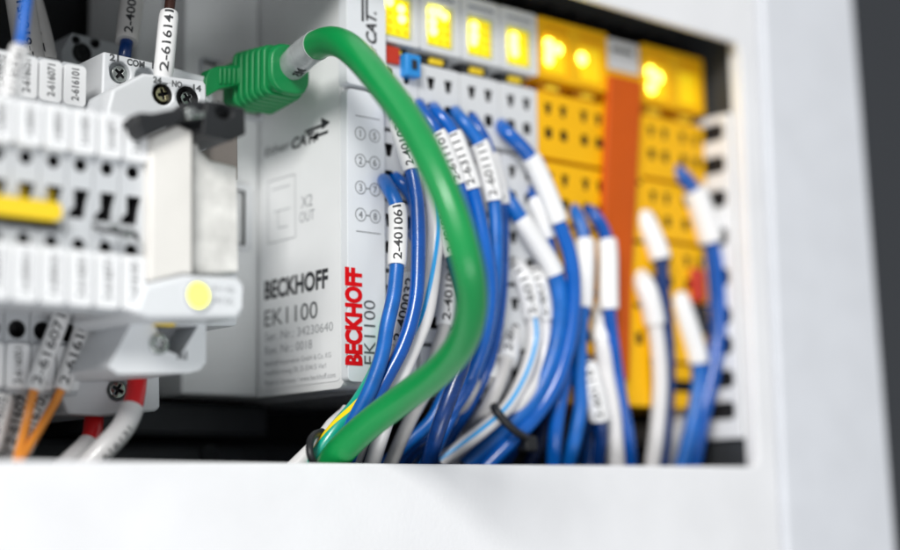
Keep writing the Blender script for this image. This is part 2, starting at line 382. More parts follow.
t7 = module(7, 2, m_yel, m_ledwin2, [[(3.2, 6.6, 1.3), (5.9, 5.6, 1.3), (3.4, 2.6, 1.3)], []], 'last yellow module in the row, beside the slotted white duct')
t0_ = [o for o in COL.objects if o.name == 'terminal_module'][0]
bm = bmesh.new(); box(bm, 195.2, 199.5, 250.2, 253, 94.8, 98.6); link('red_contact', bm, m_redp, t0_, bevel=.2)
bm = bmesh.new(); box(bm, 200.2, 204.3, 248.8, 253, 92.4, 97.4); link('blue_contact', bm, m_bluep, t0_, bevel=.3)
bm = bmesh.new(); box(bm, 201.6, 202.9, 248.4, 248.7, 94, 96); link('contact_slot', bm, m_ink, t0_)
# red plug tags low on last yellow module
bm = bmesh.new(); box(bm, 293.6, 298.0, 249.4, 252, 50, 58.5); link('red_tag', bm, m_redp, t7, bevel=.6)
bm = bmesh.new(); box(bm, 291.5, 298.2, 249, 252, 42, 48.5); link('dark_clip', bm, m_hole, t7, bevel=.6)

# ================================================================ COUPLER
CP = thing('bus_coupler', 'light grey bus coupler with red BECKHOFF lettering down its narrow front strip', 'bus coupler', (175, 290, 22.8))
SX = 185.4; RY = 284
bm = bmesh.new()
# side block, rounded at its lower front corner
prof = [(252.2, 24.8)]
sidep = []
for k in range(6):
    a = math.radians(180+90*k/5); sidep.append((254.2+2*math.cos(a), 26.0+2*math.sin(a)))
sidep += [(317, 24.0), (317, 128), (252.2, 128)]
plate(bm, sidep, [], SX, 194.6, hd=4, fr=frameX)
link('side_housing', bm, [m_coup, m_hole], CP, bevel=.5)
bm = bmesh.new()
def ring(bm, o, i, d, t, fr): 
    n = len(o); A = [bm.verts.new(fr(a, b, d)) for a, b in o]; B = [bm.verts.new(fr(a, b, d)) for a, b in i]; A2 = [bm.verts.new(fr(a, b, d+t)) for a, b in o]; B2 = [bm.verts.new(fr(a, b, d+t)) for a, b in i]
    for k in range(n):
        j = (k+1) % n; bm.faces.new((A[k], A[j], B[j], B[k])); bm.faces.new((A[k], A[j], A2[j], A2[k])); bm.faces.new((B[k], B[j], B2[j], B2[k]))
    bmesh.ops.recalc_face_normals(bm, faces=bm.faces)
pr = at(252, 185, RY-1).x; p0 = at(245, 191, RY-1); p1 = at(245, 246, RY-1)
plate(bm, rrect(pr-17, at(252, 251, RY-1).z, pr, at(252, 185, RY-1).z, .7), [rect(p0.x-13.5, p1.z, p0.x, p0.z)], RY-1.2, RY+.3, hd=1.4)
link('port_frame', bm, [m_mod, m_hole], CP, bevel=.2)
bm = bmesh.new()
fs = rrect(SX-.4, 25.2, 194.9, 87.2, 1.2)
plate(bm, fs, [], 250.0, 252.4); link('front_strip', bm, m_strip, CP, bevel=.5)
bm = bmesh.new(); plate(bm, rrect(SX-.8, 88.0, 195.0, 128, .8), [], 249.4, 252.4); link('upper_front', bm, m_strip, CP, bevel=.5)
bm = bmesh.new(); xl = at(181, 380, RY).x; box(bm, xl, SX-.1, RY, 317, 24, 128); box(bm, xl-7, xl, RY+9, 317, 25, 128); link('recessed_front', bm, m_coup, CP, bevel=.8)
bm = bmesh.new(); plate(bm, rrect(at(199, 60, RY).x, at(200, 112, RY).z, at(262, 60, RY).x, at(199, 58, RY).z, .8), [rect(at(201, 60, RY).x, at(200, 107, RY).z, at(257, 60, RY).x, at(199, 62, RY).z)], RY-1.5, RY+.4, hd=1.7); link('network_socket', bm, [m_tgrey, m_hole], CP, bevel=.3)
bm = bmesh.new(); box(bm, 150, 194, 292, 318, 15.5, 23.2); link('base', bm, m_dark, CP, bevel=1.5)
bm = bmesh.new(); plate(bm, rrect(252.9, 25.6, 282.9, 100, 1.6), [], SX-.14, SX, fr=frameX)
st = link('side_label', bm, m_stick, CP)
# lettering on the side label: reads towards the viewer (-Y)
U, V = (0, -1, 0), (0, 0, 1)
def side(bm, s, x0, yb, x1, hpx, bold=0.0, slant=0.0):
    a = atX(x0, yb, SX-.2)
    # where the text ends on the face
    def yat(px, py): return atX(px, py, SX-.2).y
    w = a.y-yat(x1, yb-.17*(x1-x0)); top = atX(x0, yb-hpx, SX-.2)
    text(bm, s, (SX-.2, a.y, a.z), U, V, abs(top.z-a.z), width=w, bold=bold, slant=slant)
bm = bmesh.new(); side(bm, 'BECKHOFF', 264.5, 299.5, 328, 17.5, .035); link('lettering', bm, m_ink, st)
bm = bmesh.new(); side(bm, 'EK1100', 264.5, 327, 317.5, 16.5, .0); link('lettering', bm, m_dink, st)
bm = bmesh.new(); side(bm, 'Ser. Nr.: 34230640', 265, 341.5, 333, 8.6); side(bm, 'Rev. Nr.: 0018', 265, 355.3, 312, 8.6)
side(bm, 'Beckhoff Automation GmbH & Co. KG', 265, 366.5, 331, 5); side(bm, 'Huelshorstweg 20, D-33415 Verl', 265, 375.8, 326, 5); side(bm, 'Made in Germany / www.beckhoff.com', 265, 385.8, 335.5, 5)
link('lettering', bm, m_gink, st)
bm = bmesh.new(); side(bm, 'X2', 301, 208.5, 312.5, 12); side(bm, 'OUT', 299.5, 223, 314.5, 10.5)
link('lettering', bm, m_gink, st)
bm = bmesh.new(); side(bm, 'Ether', 265, 156.5, 289, 8.5, .0, .2); link('lettering', bm, m_dink, st)
bm = bmesh.new(); side(bm, 'CAT.', 291, 149.5, 315, 10.5, .03, .2)
def sidequad(bm, pts, d=SX-.2):
    vs = [bm.verts.new((d, atX(x, y, d).y, atX(x, y, d).z)) for x, y in pts]; bm.faces.new(vs)
sidequad(bm, [(305, 130.5), (322, 124), (322, 127), (305, 133.5)]); sidequad(bm, [(321, 117.5), (330, 122), (322, 129.5)]); sidequad(bm, [(311, 136.5), (328, 130), (328, 133), (311, 139.5)]); sidequad(bm, [(318, 131.5), (318, 140), (310, 139)])
link('lettering', bm, m_ink, st)
bm = bmesh.new()
def sideline(bm, a, b, w=.12):
    A = atX(*a, SX-.2); B = atX(*b, SX-.2); d = (B-A).normalized(); n = Vector((0, -d.z, d.y))*w/2*1.6
    bm.faces.new([bm.verts.new(p) for p in (A-n, B-n, B+n, A+n)])
for a, b in (((268, 182), (295, 174)), ((295, 174), (295.5, 237)), ((295.5, 237), (268, 244)), ((268, 244), (268, 182)), ((274, 212), (290, 208)), ((272, 190), (290, 185)), ((278, 212), (278, 228)), ((278, 228), (288, 226))): sideline(bm, a, b)
link('port_diagram', bm, m_gink, st)
# lettering on the front strip: rotated, reads upwards
fy = 249.93
bm = bmesh.new(); p = at(360.5, 364.5, fy); q = at(366.5, 267, fy)
a0 = at(345, 364, fy); a1 = at(363.2, 366, fy)
text(bm, 'BECKHOFF', (a1.x-.45, fy, a1.z), (0, 0, 1), (-1, 0, 0), 3.95, width=at(365, 266, fy).z-a1.z-.6, bold=.055)
link('lettering', bm, m_rink, CP)
bm = bmesh.new(); a1 = at(375.5, 365.5, fy); text(bm, 'EK1100', (a1.x, fy, a1.z+.2), (0, 0, 1), (-1, 0, 0), 3.0, width=at(377, 302, fy).z-a1.z, bold=.0)
def fline(bm, x0, x1, z, w=.14): box(bm, x0, x1, fy-.005, fy+.02, z-w/2, z+w/2)
z1 = at(365, 117, fy).z; z2 = at(365, 232, fy).z
fline(bm, 187.2, 193.6, z1); fline(bm, 187.2, 193.6, z2)
for k, (a, b) in enumerate((('1', '5'), ('2', '6'), ('3', '7'), ('4', '8'))):
    z = at(364, 134+k*27, fy).z
    for cx, s in ((188.4, a), (192.2, b)):
        ring(bm, circ(cx, z, 1.42, 24), circ(cx, z, 1.28, 24), fy-.005, .03, frameY)
        text(bm, s, (cx, fy-.01, z-.75), (1, 0, 0), (0, 0, 1), 1.5, align='c')
    if k: fline(bm, 189.8, 190.8, z, .2)
link('lettering', bm, m_dink, CP)
fy2 = 249.33
bm = bmesh.new(); a1 = at(376.5, 74, fy2); text(bm, 'Ether', (a1.x+.0, fy2, a1.z+.3), (0, 0, 1), (-1, 0, 0), 2.3, width=5.6, slant=.2); link('lettering', bm, m_dink, CP)
bm = bmesh.new(); text(bm, 'CAT.', (a1.x+.0, fy2, a1.z+6.3), (0, 0, 1), (-1, 0, 0), 2.7, width=7.4, bold=.03, slant=.2)
box(bm, a1.x-3.9, a1.x-3.3, fy2-.01, fy2+.02, a1.z+11, a1.z+18); box(bm, a1.x-2.8, a1.x-2.2, fy2-.01, fy2+.02, a1.z+12.5, a1.z+20)
link('lettering', bm, m_ink, CP)

# ================================================================ LEFT TERMINAL BLOCKS
FY, BY = 238.0, 266.0; BOFF = 1.9
PITCH_X = 5.05; XR = 131.0
zf = lambda py, px=130, Y=FY: at(px, py, Y).z
UPZ1, UPZ0 = zf(120, 137), zf(164, 143)
DOT1, DOT2 = zf(172, 128), zf(250, 126)
SL1, SL0 = zf(196, 130), zf(224, 125)
LOZ1, LOZ0 = zf(257, 135), zf(311, 132)
BU1, BU0 = at(72, 66, BY).z, at(72, 106, BY).z
BL1, BL0 = at(70, 347, BY).z, at(70, 391, BY).z
BH = at(73, 333, BY).z; BB = at(70, 396, BY).z
backtext = ['2-616101', '2-616071', '2-616051', '2-600032', '2-600031', '2-600022', '2-600021', '2-600012']
words = ['at the right end of its row', 'second from the right end of its row', 'third from the right end of its row', 'fourth from right, first under the yellow jumper', 'fifth from right, under the yellow jumper', 'sixth from right, near the left picture edge', 'cut by the left edge of the picture', 'just outside at left']
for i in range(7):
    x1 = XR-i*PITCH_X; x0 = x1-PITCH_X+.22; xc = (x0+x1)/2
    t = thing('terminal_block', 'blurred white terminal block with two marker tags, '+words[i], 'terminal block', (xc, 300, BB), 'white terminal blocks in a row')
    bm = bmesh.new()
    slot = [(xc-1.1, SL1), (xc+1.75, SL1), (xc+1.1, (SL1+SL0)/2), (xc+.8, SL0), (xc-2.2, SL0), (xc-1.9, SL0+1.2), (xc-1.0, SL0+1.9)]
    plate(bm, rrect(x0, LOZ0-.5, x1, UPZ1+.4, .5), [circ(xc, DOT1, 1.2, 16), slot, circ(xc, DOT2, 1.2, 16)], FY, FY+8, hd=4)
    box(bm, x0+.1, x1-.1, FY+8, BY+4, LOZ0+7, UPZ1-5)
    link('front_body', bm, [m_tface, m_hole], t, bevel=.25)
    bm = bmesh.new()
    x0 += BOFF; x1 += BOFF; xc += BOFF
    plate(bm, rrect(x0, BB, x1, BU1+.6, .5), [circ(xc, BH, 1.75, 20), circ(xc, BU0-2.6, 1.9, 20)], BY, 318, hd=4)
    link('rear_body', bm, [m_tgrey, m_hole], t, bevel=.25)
    for (z0, z1) in ((UPZ0, UPZ1), (LOZ0, LOZ1)):
        bm = bmesh.new(); plate(bm, rrect(x0-BOFF+.2, z0, x1-BOFF-.2, z1, .7), [], FY-1.4, FY); lb = link('marker_tag', bm, m_label, t, bevel=.3)
        bm = bmesh.new(); text(bm, backtext[i], (xc-BOFF+.8, FY-1.43, z0+1.4), (0, 0, 1), (-1, 0, 0), 1.6, width=z1-z0-2.6, bold=.01); link('lettering', bm, m_ink, lb)
    for (z0, z1) in ((BU0, BU1), (BL0, BL1)):
        bm = bmesh.new(); plate(bm, rrect(x0+.12, z0, x1-.12, z1, .8), [], BY-1.0, BY); lb = link('marker_tag', bm, m_label, t, bevel=.3)
        bm = bmesh.new(); text(bm, backtext[i], (xc+.75, BY-1.03, z0+.9), (0, 0, 1), (-1, 0, 0), 1.55, width=z1-z0-1.6, bold=.015); link('lettering', bm, m_ink, lb)
# yellow jumper bar
J = thing('jumper_bar', 'yellow plastic jumper bar bridging the left terminal blocks', 'jumper', (110, 236, 51))
bm = bmesh.new(); p = at(61, 212, FY-2); zj = p.z
plate(bm, rrect(85, zj-1.7, p.x, zj+1.5, 1.2), [], FY-2.6, FY+.0); link('bar', bm, m_jump, J, bevel=.5)
bm = bmesh.new()
for i in range(3, 8):
    xc = XR-i*PITCH_X-PITCH_X/2; box(bm, xc-.9, xc+1.2, FY+1.6, FY+3.5, zj+1.6, SL1-.3)
link('comb', bm, m_jump, J, bevel=.2)
bm = bmesh.new(); box(bm, 85, p.x+.6, FY-.9, FY-.02, zj-3.0, zj-1.9); link('shadow_strip', bm, m_black, J, bevel=.2)  # black strip put in for the shadow under the bar
# small dark metal link between two blocks
K = thing('test_link', 'small dark metal clip bridging the two rightmost terminal blocks', 'clip', (127, 236, 47))
kp = Path([at(94, 226, 236.5), at(104, 233, 235), at(112, 228, 235), at(122, 236, 235), at(133, 230, 235.4), at(137, 238, 237.5)])
bm = bmesh.new(); tube(bm, kp, .45); link('clip_wire', bm, m_hole, K)
bm = bmesh.new(); cyl(bm, at(114, 229, 235.5), (0, -1, 0), .9, .7, .8, 14); cyl(bm, at(127, 234, 235.5), (0, -1, 0), 1.0, .8, .8, 14); link('clip_head', bm, m_steel, K)

# ================================================================ RELAY SOCKET + RELAY
RB = 268.0; RM = 256.0; RF = 238.0
R = thing('relay_socket', 'white relay socket with lit round yellow led, left of the grey coupler', 'relay socket', (145, 300, 20))
def pl(name, pts, Y0, Y1, m, parent, bevel=.4, holes=(), hd=1.5, hm=m_hole):
    bm = bmesh.new(); plate(bm, pxpoly(pts, Y0), holes, Y0, Y1, hd=hd); return link(name, bm, [m, hm], parent, bevel=bevel)
def hc(px, py, Y, r, ry=None): x, z = XZ(px, py, Y); return circ(x, z, r, 22, ry)
pl('upper_rear_terminal', [(103.5, 51), (166, 65), (213, 78), (213, 150), (100, 150)], RB, 318, m_term, R, .5, [hc(120, 72, RB, 2.3), hc(146, 78, RB, 2.3)], 2.2, m_tgrey)
pl('upper_terminal', [(108, 108), (113, 89), (144, 73), (203, 80), (207, 84), (208, 150), (108, 150)], RM, RB-.2, m_term, R, .6, [hc(163, 94, RM, 2.1), hc(188, 98, RM, 2.4)], 2.6, m_hole)
screw('terminal_screw', tuple(at(120, 73.5, RB+1.2)), 1.75, R, m_steel, .9)
screw('terminal_screw', tuple(at(163, 94, RM+1.6)), 1.6, R, m_brass, .3)
screw('terminal_screw', tuple(at(187.5, 98, RM+2.0)), 1.5, R, m_steel, .6)
bm = bmesh.new()
def ftext(bm, s, px, py, Y, h, w, bold=.04):
    a = at(px, py, Y-.04); text(bm, s, a, (1, 0, 0), (0, 0, 1), h, width=w, bold=bold)
ftext(bm, '21', 109.5, 60, RB, 1.35, 2.1); ftext(bm, 'COM', 127, 64.5, RB, 1.3, 4.0); ftext(bm, '11', 152, 68, RB, 1.5, 1.7)
ftext(bm, '24', 153, 82, RM, 1.2, 1.9); ftext(bm, 'NO', 172, 86, RM, 1.2, 2.3); ftext(bm, '14', 193, 90, RM, 1.2, 1.9)
link('lettering', bm, m_dink, R)
pl('socket_body', [(151, 120), (190, 125), (196, 150), (204, 172), (236, 176), (237, 326), (152, 326)], RM+2, 318, m_term, R, .5)
# led shelf and lower wedge
lx, lz = XZ(197.5, 295.5, RF-3)
pl('led_shelf', [(147, 283), (185, 274.5), (238, 277), (243.5, 282), (242.5, 314), (238, 318.5), (149, 318.5), (136, 312)], RF-3, RM+4, m_term, R, .8)
bm = bmesh.new(); cyl(bm, (lx, RF-2.9, lz), (0, -1, 0), 2.3, 2.1, .5, 32); link('status_led', bm, m_relayled, R)
bm = bmesh.new(); ring(bm, circ(lx, lz, 2.75, 32), circ(lx, lz, 2.32, 32), RF-3.5, .6, frameY); link('led_bezel', bm, m_tgrey, R)
bm = bmesh.new(); ftext(bm, 'A1+ A2-', 212, 291, RF-3.05, 1.2, 5.0, 0); ftext(bm, '24V DC', 213, 303, RF-3.05, 1.2, 4.4, 0); link('lettering', bm, m_gink, R)
pl('lower_terminal', [(137, 313), (149, 319.5), (206, 319.5), (206, 362), (200, 370), (188, 373), (118, 374), (108, 367)], 246, RB-.5, m_term, R, 0, [pxpoly([(154, 325), (198, 326), (180, 356), (168, 351)], 246)], 8, m_tgrey)
bm = bmesh.new(); c = at(160, 344, 245.2); screw('terminal_screw', tuple(c), 1.9, R, m_steel, .5); 
ftext(bm, 'A1', 177, 359, 245.9, 1.5, 2.1); link('lettering', bm, m_dink, R)
bm = bmesh.new(); a = at(163, 322.5, 244.6); box(bm, a.x-1.6, a.x+2.4, 244.2, 245.8, a.z-.6, a.z+.5); link('led_reflector', bm, m_jump, R, bevel=.2)
pl('lower_rear_terminal', [(97, 330), (104, 352), (160, 366), (160.5, 408), (156, 411.5), (104, 416.5), (68, 414), (62, 395), (88, 330)], RB, 318, m_term, R, .6, [hc(118, 390, RB, 2.2)], 2, m_tgrey)
screw('terminal_screw', tuple(at(118, 389.5, RB+.6)), 1.75, R, m_steel, 1.1)
# relay and its black retaining clip
RL = thing('relay', 'cream plug-in relay with frosted cap seated in the white socket above the round led', 'relay', tuple(at(190, 278, RF)))
pl('relay_case', [(151, 137), (178, 124.5), (193, 131), (193, 274), (185, 273), (150, 281)], RF-2.5, RM+1.5, m_cream, RL, .5)
pl('frosted_cap', [(194, 132), (199, 148), (211, 160), (237, 166), (238.5, 274), (194, 273.5)], RF+.5, RM+1.5, m_clear, RL, .6)
pl('cap_shade_plate', [(194, 126), (238, 130), (238.5, 180), (194, 180)], RM+2, RM+8, m_capshade, RL, .4)  # added plate, its dark colour stands in for the cap's shade
CL = thing('retaining_clip', 'black plastic retaining clip hooked over the top of the cream relay', 'clip', tuple(at(190, 125, RF)))
pl('clip_arm', [(134, 119), (139, 111.5), (155, 112.5), (185, 106.5), (192, 100), (205, 99), (206, 124), (188, 119), (144, 139), (138, 132)], RF-5, RF+1, m_black, CL, 1.0)
pl('clip_head', [(206.5, 99.5), (228, 104), (245, 108), (246, 134), (232, 140.5), (202, 135)], RF-6, RF+8, m_black, CL, 1.2, [hc(224, 112, RF-6, 1.9, 1.3)], 3, m_plate)
pl('clip_claw', [(186, 108), (194, 106), (200, 112), (205, 109), (206, 118), (188, 118.5)], RF-6.4, RF-5.2, m_steel, CL, .5)
# dim relay socket behind, top left
DR = thing('terminal_block', 'grey terminal block in shadow behind the marker tags at the top left', 'terminal block', (150, 300, 85))
pl('body', [(62, 50), (72, 33), (122, 45), (122, 90), (62, 90)], 296, 318, m_tgrey, DR, .8, [hc(82, 53, 296, 2.3), hc(76, 40, 296, 1.0), hc(95, 43, 296, 1.2)], 2.2)
screw('terminal_screw', tuple(at(82, 53, 297)), 1.7, DR, m_plate)

# ================================================================ WIRES
def wire(name, label, pts, r, m, sleeves=(), stripe=None, cat='wire', grp=None, mtip=None):
    P = Path([tuple(at(*p)) for p in pts]); base = tuple(P.C[-1]); t = thing(name, label, cat, base, grp)
    bm = bmesh.new(); tube(bm, P, r, rfun=(lambda q: r*min(1, .42+.58*(max(0, q-1.5)/5.5)**.8)) if grp and 'modules' in grp else None); link('insulation', bm, m, t)
    for sl in sleeves:
        (a, b, sr, s) = sl[:4]; sm = sl[4] if len(sl) > 4 else m_sleeve
        q0 = a*P.len; q1 = b*P.len
        bm = bmesh.new(); tube(bm, P, sr, q0, q1, 20, rfun=lambda q, q0=q0, q1=q1, sr=sr: sr*(.93 if (q-q0 < .5 or q1-q < .5) else 1)); so = link('marker_sleeve', bm, sm, t)
        if s:
            n = len(s); ln = min(q1-q0-1.2, n*1.75); off = sl[5] if len(sl) > 5 else 0.0
            bm = bmesh.new(); text_tube(bm, s, P, sr, q1-.8-ln, q1-.8, 1.75, .015, off); link('lettering', bm, m_ink, so)
    if stripe:
        sm, a0, a1, hw = stripe; bm = bmesh.new(); ribbon(bm, P, r+.04, 0, P.len, a0, a1, hw); link('stripe', bm, sm, t)
    if mtip:
        bm = bmesh.new(); tube(bm, P, r*.5, 0, 3.4, 12); link('wire_end', bm, m_black, t)
    return P
def frac(pts, i):  # arc fraction of control point i
    A = [at(*p) for p in pts]; L = [0]
    for a, b in zip(A, A[1:]): L.append(L[-1]+(b-a).length)
    return L[i]/L[-1]
def clampY(pts):
    out = []
    for i, p in enumerate(pts):
        x, y, Y = p
        if 2 <= i < len(pts)-1 and x > 385 and x < 668 and at(x, y, 251).z > 21 and Y > 249: Y = 248.7+(Y-249)*.06
        out.append((x, y, Y))
    return out
WN = [0]
def W_(label, pts, r=1.42, m=m_blue, sl=None, stripe=None, grp='wires plugged into the modules', name='wire', tip=False):
    S_ = []; r *= 1.07; pts = clampY(pts)
    WN[0] += 1
    if m is m_blue: m = (m_blue, m_blue2, m_blue3)[WN[0] % 3]
    if r > 1.3: pts = [p if i in (0, 1, len(pts)-1) else (p[0]+random.uniform(-1.1, 1.1), p[1], p[2]) for i, p in enumerate(pts)]
    for s in (sl or []): S_.append((frac(pts, s[0]), frac(pts, s[1]), s[2]*1.13, s[3])+tuple(s[4:]))
    return wire(name, label, pts, r, m, S_, stripe, grp=grp, mtip=tip)
# --- near group, beside the coupler strip
W_('blue wire with marker 2-401061 hanging right beside the red BECKHOFF lettering', [(382, 176, 255), (386, 184, 247), (394, 197, 243), (398, 206, 242.5), (396.5, 266, 241), (394, 300, 240), (387, 325, 240), (383, 353, 240.5), (370, 392, 242), (350, 428, 245), (333, 470, 249)], sl=[(3, 4, 1.75, '2-401061')])
W_('blue wire whose sleeve starts behind the green cable, second blue wire from the coupler', [(392, 95, 258), (396, 108, 250), (399, 122, 245), (412, 171, 243), (418.5, 210, 241), (419, 262, 240), (415.5, 303, 239.5), (404, 342, 240), (388, 377, 241.5), (366, 415, 244), (345, 470, 250)], sl=[(2, 3, 1.8, '2-401031')])
W_('short blue wire bending behind the second blue wire', [(391, 172, 258), (396, 179, 251), (407, 188, 250), (415, 205, 251), (414, 250, 252), (408, 300, 253), (396, 350, 254), (372, 410, 256), (352, 470, 258)])
W_('grey wire with marker sleeve 2-400032 behind the two nearest blue wires', [(400, 225, 254), (408, 250, 249), (409, 276, 246.5), (396, 347, 245.5), (390, 376, 246), (372, 418, 249), (352, 470, 254)], m=m_gwht, sl=[(2, 3, 1.8, '2-400032')])
W_('white wire with a light blue spiral stripe left of the green cable', [(428, 165, 254), (431, 190, 248), (436, 225, 244), (433, 262, 243), (432, 285, 242), (425, 318, 241.5), (412, 350, 242), (399, 382, 243), (386, 420, 247), (370, 470, 251)], m=m_wht, stripe=(m_lblue, -1.3, 1.9, .26), r=1.6)
W_('pale grey wire with dark printed sleeve partly behind the green cable', [(452, 180, 256), (455, 225, 251), (452, 262, 248), (446, 326, 247), (438, 350, 247.5), (428, 385, 249), (410, 420, 251), (388, 470, 254)], m=m_gwht, sl=[(2, 3, 1.85, '2-401041')])
W_('navy wire with white sleeve crossing behind the green cable down to the sill', [(428, 150, 256), (436, 185, 248), (444, 212, 244), (453, 256, 242), (468, 312, 241), (464, 358, 240.8), (448, 400, 241.5), (437, 432, 243.5), (426, 474, 249)], m=m_navy, r=1.6, sl=[(2, 3, 1.85, '2-401051')])
W_('blue wire with sleeve 2-611101 half covered by the green cable', [(418, 100, 258), (421, 109, 249), (433, 126, 246), (437, 133, 245.5), (458, 184, 245), (470, 225, 245), (480, 290, 245.5), (478, 345, 246), (467, 386, 247), (448, 414, 250), (415, 443, 254), (390, 472, 258)], m=m_blue, sl=[(3, 4, 1.85, '2-611101')], tip=True)
W_('blue wire with marker 2-631111 running down just right of the green cable', [(433, 104, 258), (437, 113, 248), (449, 126, 246), (454, 134, 245.5), (473, 190, 244), (485, 240, 242.5), (490, 290, 242.5), (483, 340, 244), (468, 380, 247), (445, 425, 251), (425, 472, 256)], sl=[(3, 4, 1.9, '2-631111')], tip=True)
W_('blue wire with marker 2-601111 from the second white module curving behind the cable', [(454, 108, 258), (459, 117, 248), (470, 129, 246), (479, 143, 245.5), (494, 202, 244.5), (496, 240, 244), (495, 285, 244.5), (485, 340, 246.5), (466, 388, 249.5), (440, 428, 253), (418, 472, 257)], sl=[(3, 4, 1.95, '2-601111')], tip=True)
W_('blue wire with sleeve tucked close behind the 2-601111 one', [(469, 112, 259), (473, 121, 251), (485, 142, 249.5), (490, 154, 249), (501, 205, 249), (502, 250, 250), (498, 310, 252), (485, 370, 255), (455, 430, 258), (430, 472, 262)], sl=[(3, 4, 1.9, '2-601121')], tip=True)
W_('blue wire with blank-looking sleeve sweeping in a long arc from the fourth white module', [(500, 120, 258), (504, 130, 249), (516, 141, 247), (530, 157, 246.5), (560, 223, 245), (571, 258, 244), (574.5, 294, 244), (571, 335, 244.5), (559, 378, 246), (538, 412, 248), (512, 442, 250), (478, 476, 254)], sl=[(3, 4, 2.1, '')], tip=True, r=1.6)
W_('blue wire with white sleeve starting halfway down the white modules, inner arc', [(502, 190, 258), (506, 198, 250), (516, 211, 248), (521, 219, 247.5), (555, 275, 246), (561, 297, 245.5), (559, 330, 246), (550, 366, 247), (533, 400, 248.5), (508, 425, 251), (465, 466, 256)], sl=[(3, 4, 2.0, '')], tip=True, r=1.75)
W_('blurred wire whose white sleeve shows between the two long blue arcs', [(526, 160, 258), (532, 185, 253), (535, 200, 252.5), (548, 238, 252), (553, 270, 251.5), (553, 300, 251.5), (548, 350, 253), (535, 400, 255), (500, 470, 260)], sl=[(2, 3, 1.9, '')])
W_('white wire with straight light blue stripe bundled by the black cable tie', [(506, 262, 257), (513, 266, 253), (526, 281, 251), (534, 317, 249.5), (536, 335, 249), (532, 357, 248.6), (522, 382, 248.4), (506, 408, 249), (478, 434, 250.5), (440, 462, 255)], m=m_wht, sl=[(1, 3, 2.1, '2-601131')], stripe=(m_lblue, -.5, .3, .25), r=1.55)
W_('plain pale wire with white sleeve just outside the striped white one', [(522, 258, 259), (530, 265, 255), (540, 285, 253), (545, 320, 252), (546, 345, 252), (538, 375, 252), (520, 402, 253), (490, 432, 256), (450, 466, 260)], m=m_wht, sl=[(1, 3, 2.0, '2-601141')])
W_('grey wire deep behind the green cable with printed sleeve', [(495, 300, 266), (494, 340, 264), (487, 375, 263), (476, 410, 262), (450, 440, 262), (418, 470, 264)], m=m_gwht, sl=[(0, 2, 2.0, '2-601151')])
W_('grey wire with blue stripe deep behind the navy wire', [(478, 330, 262), (479, 360, 260), (472, 390, 258), (456, 413, 257), (430, 436, 258), (400, 470, 262)], m=m_gwht, stripe=(m_lblue, 0, .8, .25))
W_('dark blue wire low behind the navy one, curving to the left', [(462, 330, 256), (458, 365, 252), (446, 390, 250), (430, 422, 250), (410, 440, 252), (378, 472, 256)])
W_('deep blue wire furthest left in the low bundle behind the green cable', [(470, 360, 258), (455, 400, 254), (436, 432, 253), (418, 446, 254), (395, 474, 258)], m=m_navy)
# --- middle group
W_('blue wire dropping straight to the sill under the long arcs', [(577, 320, 256), (571, 350, 252), (562, 388, 250), (557, 425, 249), (553, 470, 251)], r=1.6)
W_('blue wire with sleeve, left one of the pair entering the wide yellow module', [(568, 203, 259), (574, 211, 251), (581, 222, 249), (585, 240, 248), (583, 308, 247.5), (580, 345, 247.5), (581, 385, 248), (582, 405, 248), (574, 445, 249), (566, 474, 252)], sl=[(3, 4, 2.15, '')], r=1.55)
W_('blue wire with sleeve, right one of the pair entering the wide yellow module', [(582, 208, 259), (592, 213, 250), (602, 224, 248.5), (607, 240, 248), (610, 310, 247), (613, 350, 247), (620, 395, 247.5), (629, 437, 248.5), (631, 474, 251)], sl=[(3, 4, 2.15, '')], r=1.5)
W_('thick white wire between the yellow pair of blue wires, ending at the sill', [(590, 262, 259), (594, 290, 255), (603, 342, 252.5), (606, 372, 251), (612, 410, 250), (617, 474, 251)], m=m_wht, r=2.0, sl=[(1, 2, 2.3, '')])
W_('short printed white sleeve leaning on dark wire left of the thick white wire', [(578, 345, 254), (587, 366, 248.5), (601, 420, 247.5), (600, 440, 249), (597, 474, 252)], m=m_navy, r=1.6, sl=[(1, 2, 2.3, '2-601161')])
W_('small white wire stub low beside the printed sleeve', [(597, 420, 256), (599, 436, 252.5), (598, 449, 252.5), (594, 474, 256)], m=m_wht, r=1.5)
W_('grey wire low behind the tied bundle, ending left of it at the sill', [(517, 330, 264), (508, 378, 261), (482, 420, 259), (446, 450, 260), (420, 478, 264)], m=m_gwht, r=1.6)
W_('navy wire in shadow under the tied bundle', [(545, 330, 263), (541, 380, 260), (522, 425, 258), (494, 450, 259), (470, 478, 262)], m=m_navy, r=1.6)
W_('second navy wire in shadow at the right of the tie head', [(556, 340, 264), (551, 400, 261), (540, 440, 259), (524, 478, 261)], m=m_navy, r=1.6)
W_('blue wire half hidden between the sleeved pair and the printed sleeve', [(592, 340, 262), (593, 400, 257), (588, 440, 256), (583, 478, 258)], r=1.4)
W_('grey sleeve with dark print seen between the green cable and the striped wire', [(512, 290, 262), (511, 310, 259), (505, 360, 258), (492, 400, 258), (462, 440, 260), (430, 478, 263)], m=m_gwht, r=1.5, sl=[(1, 2, 2.4, '2-601171')])
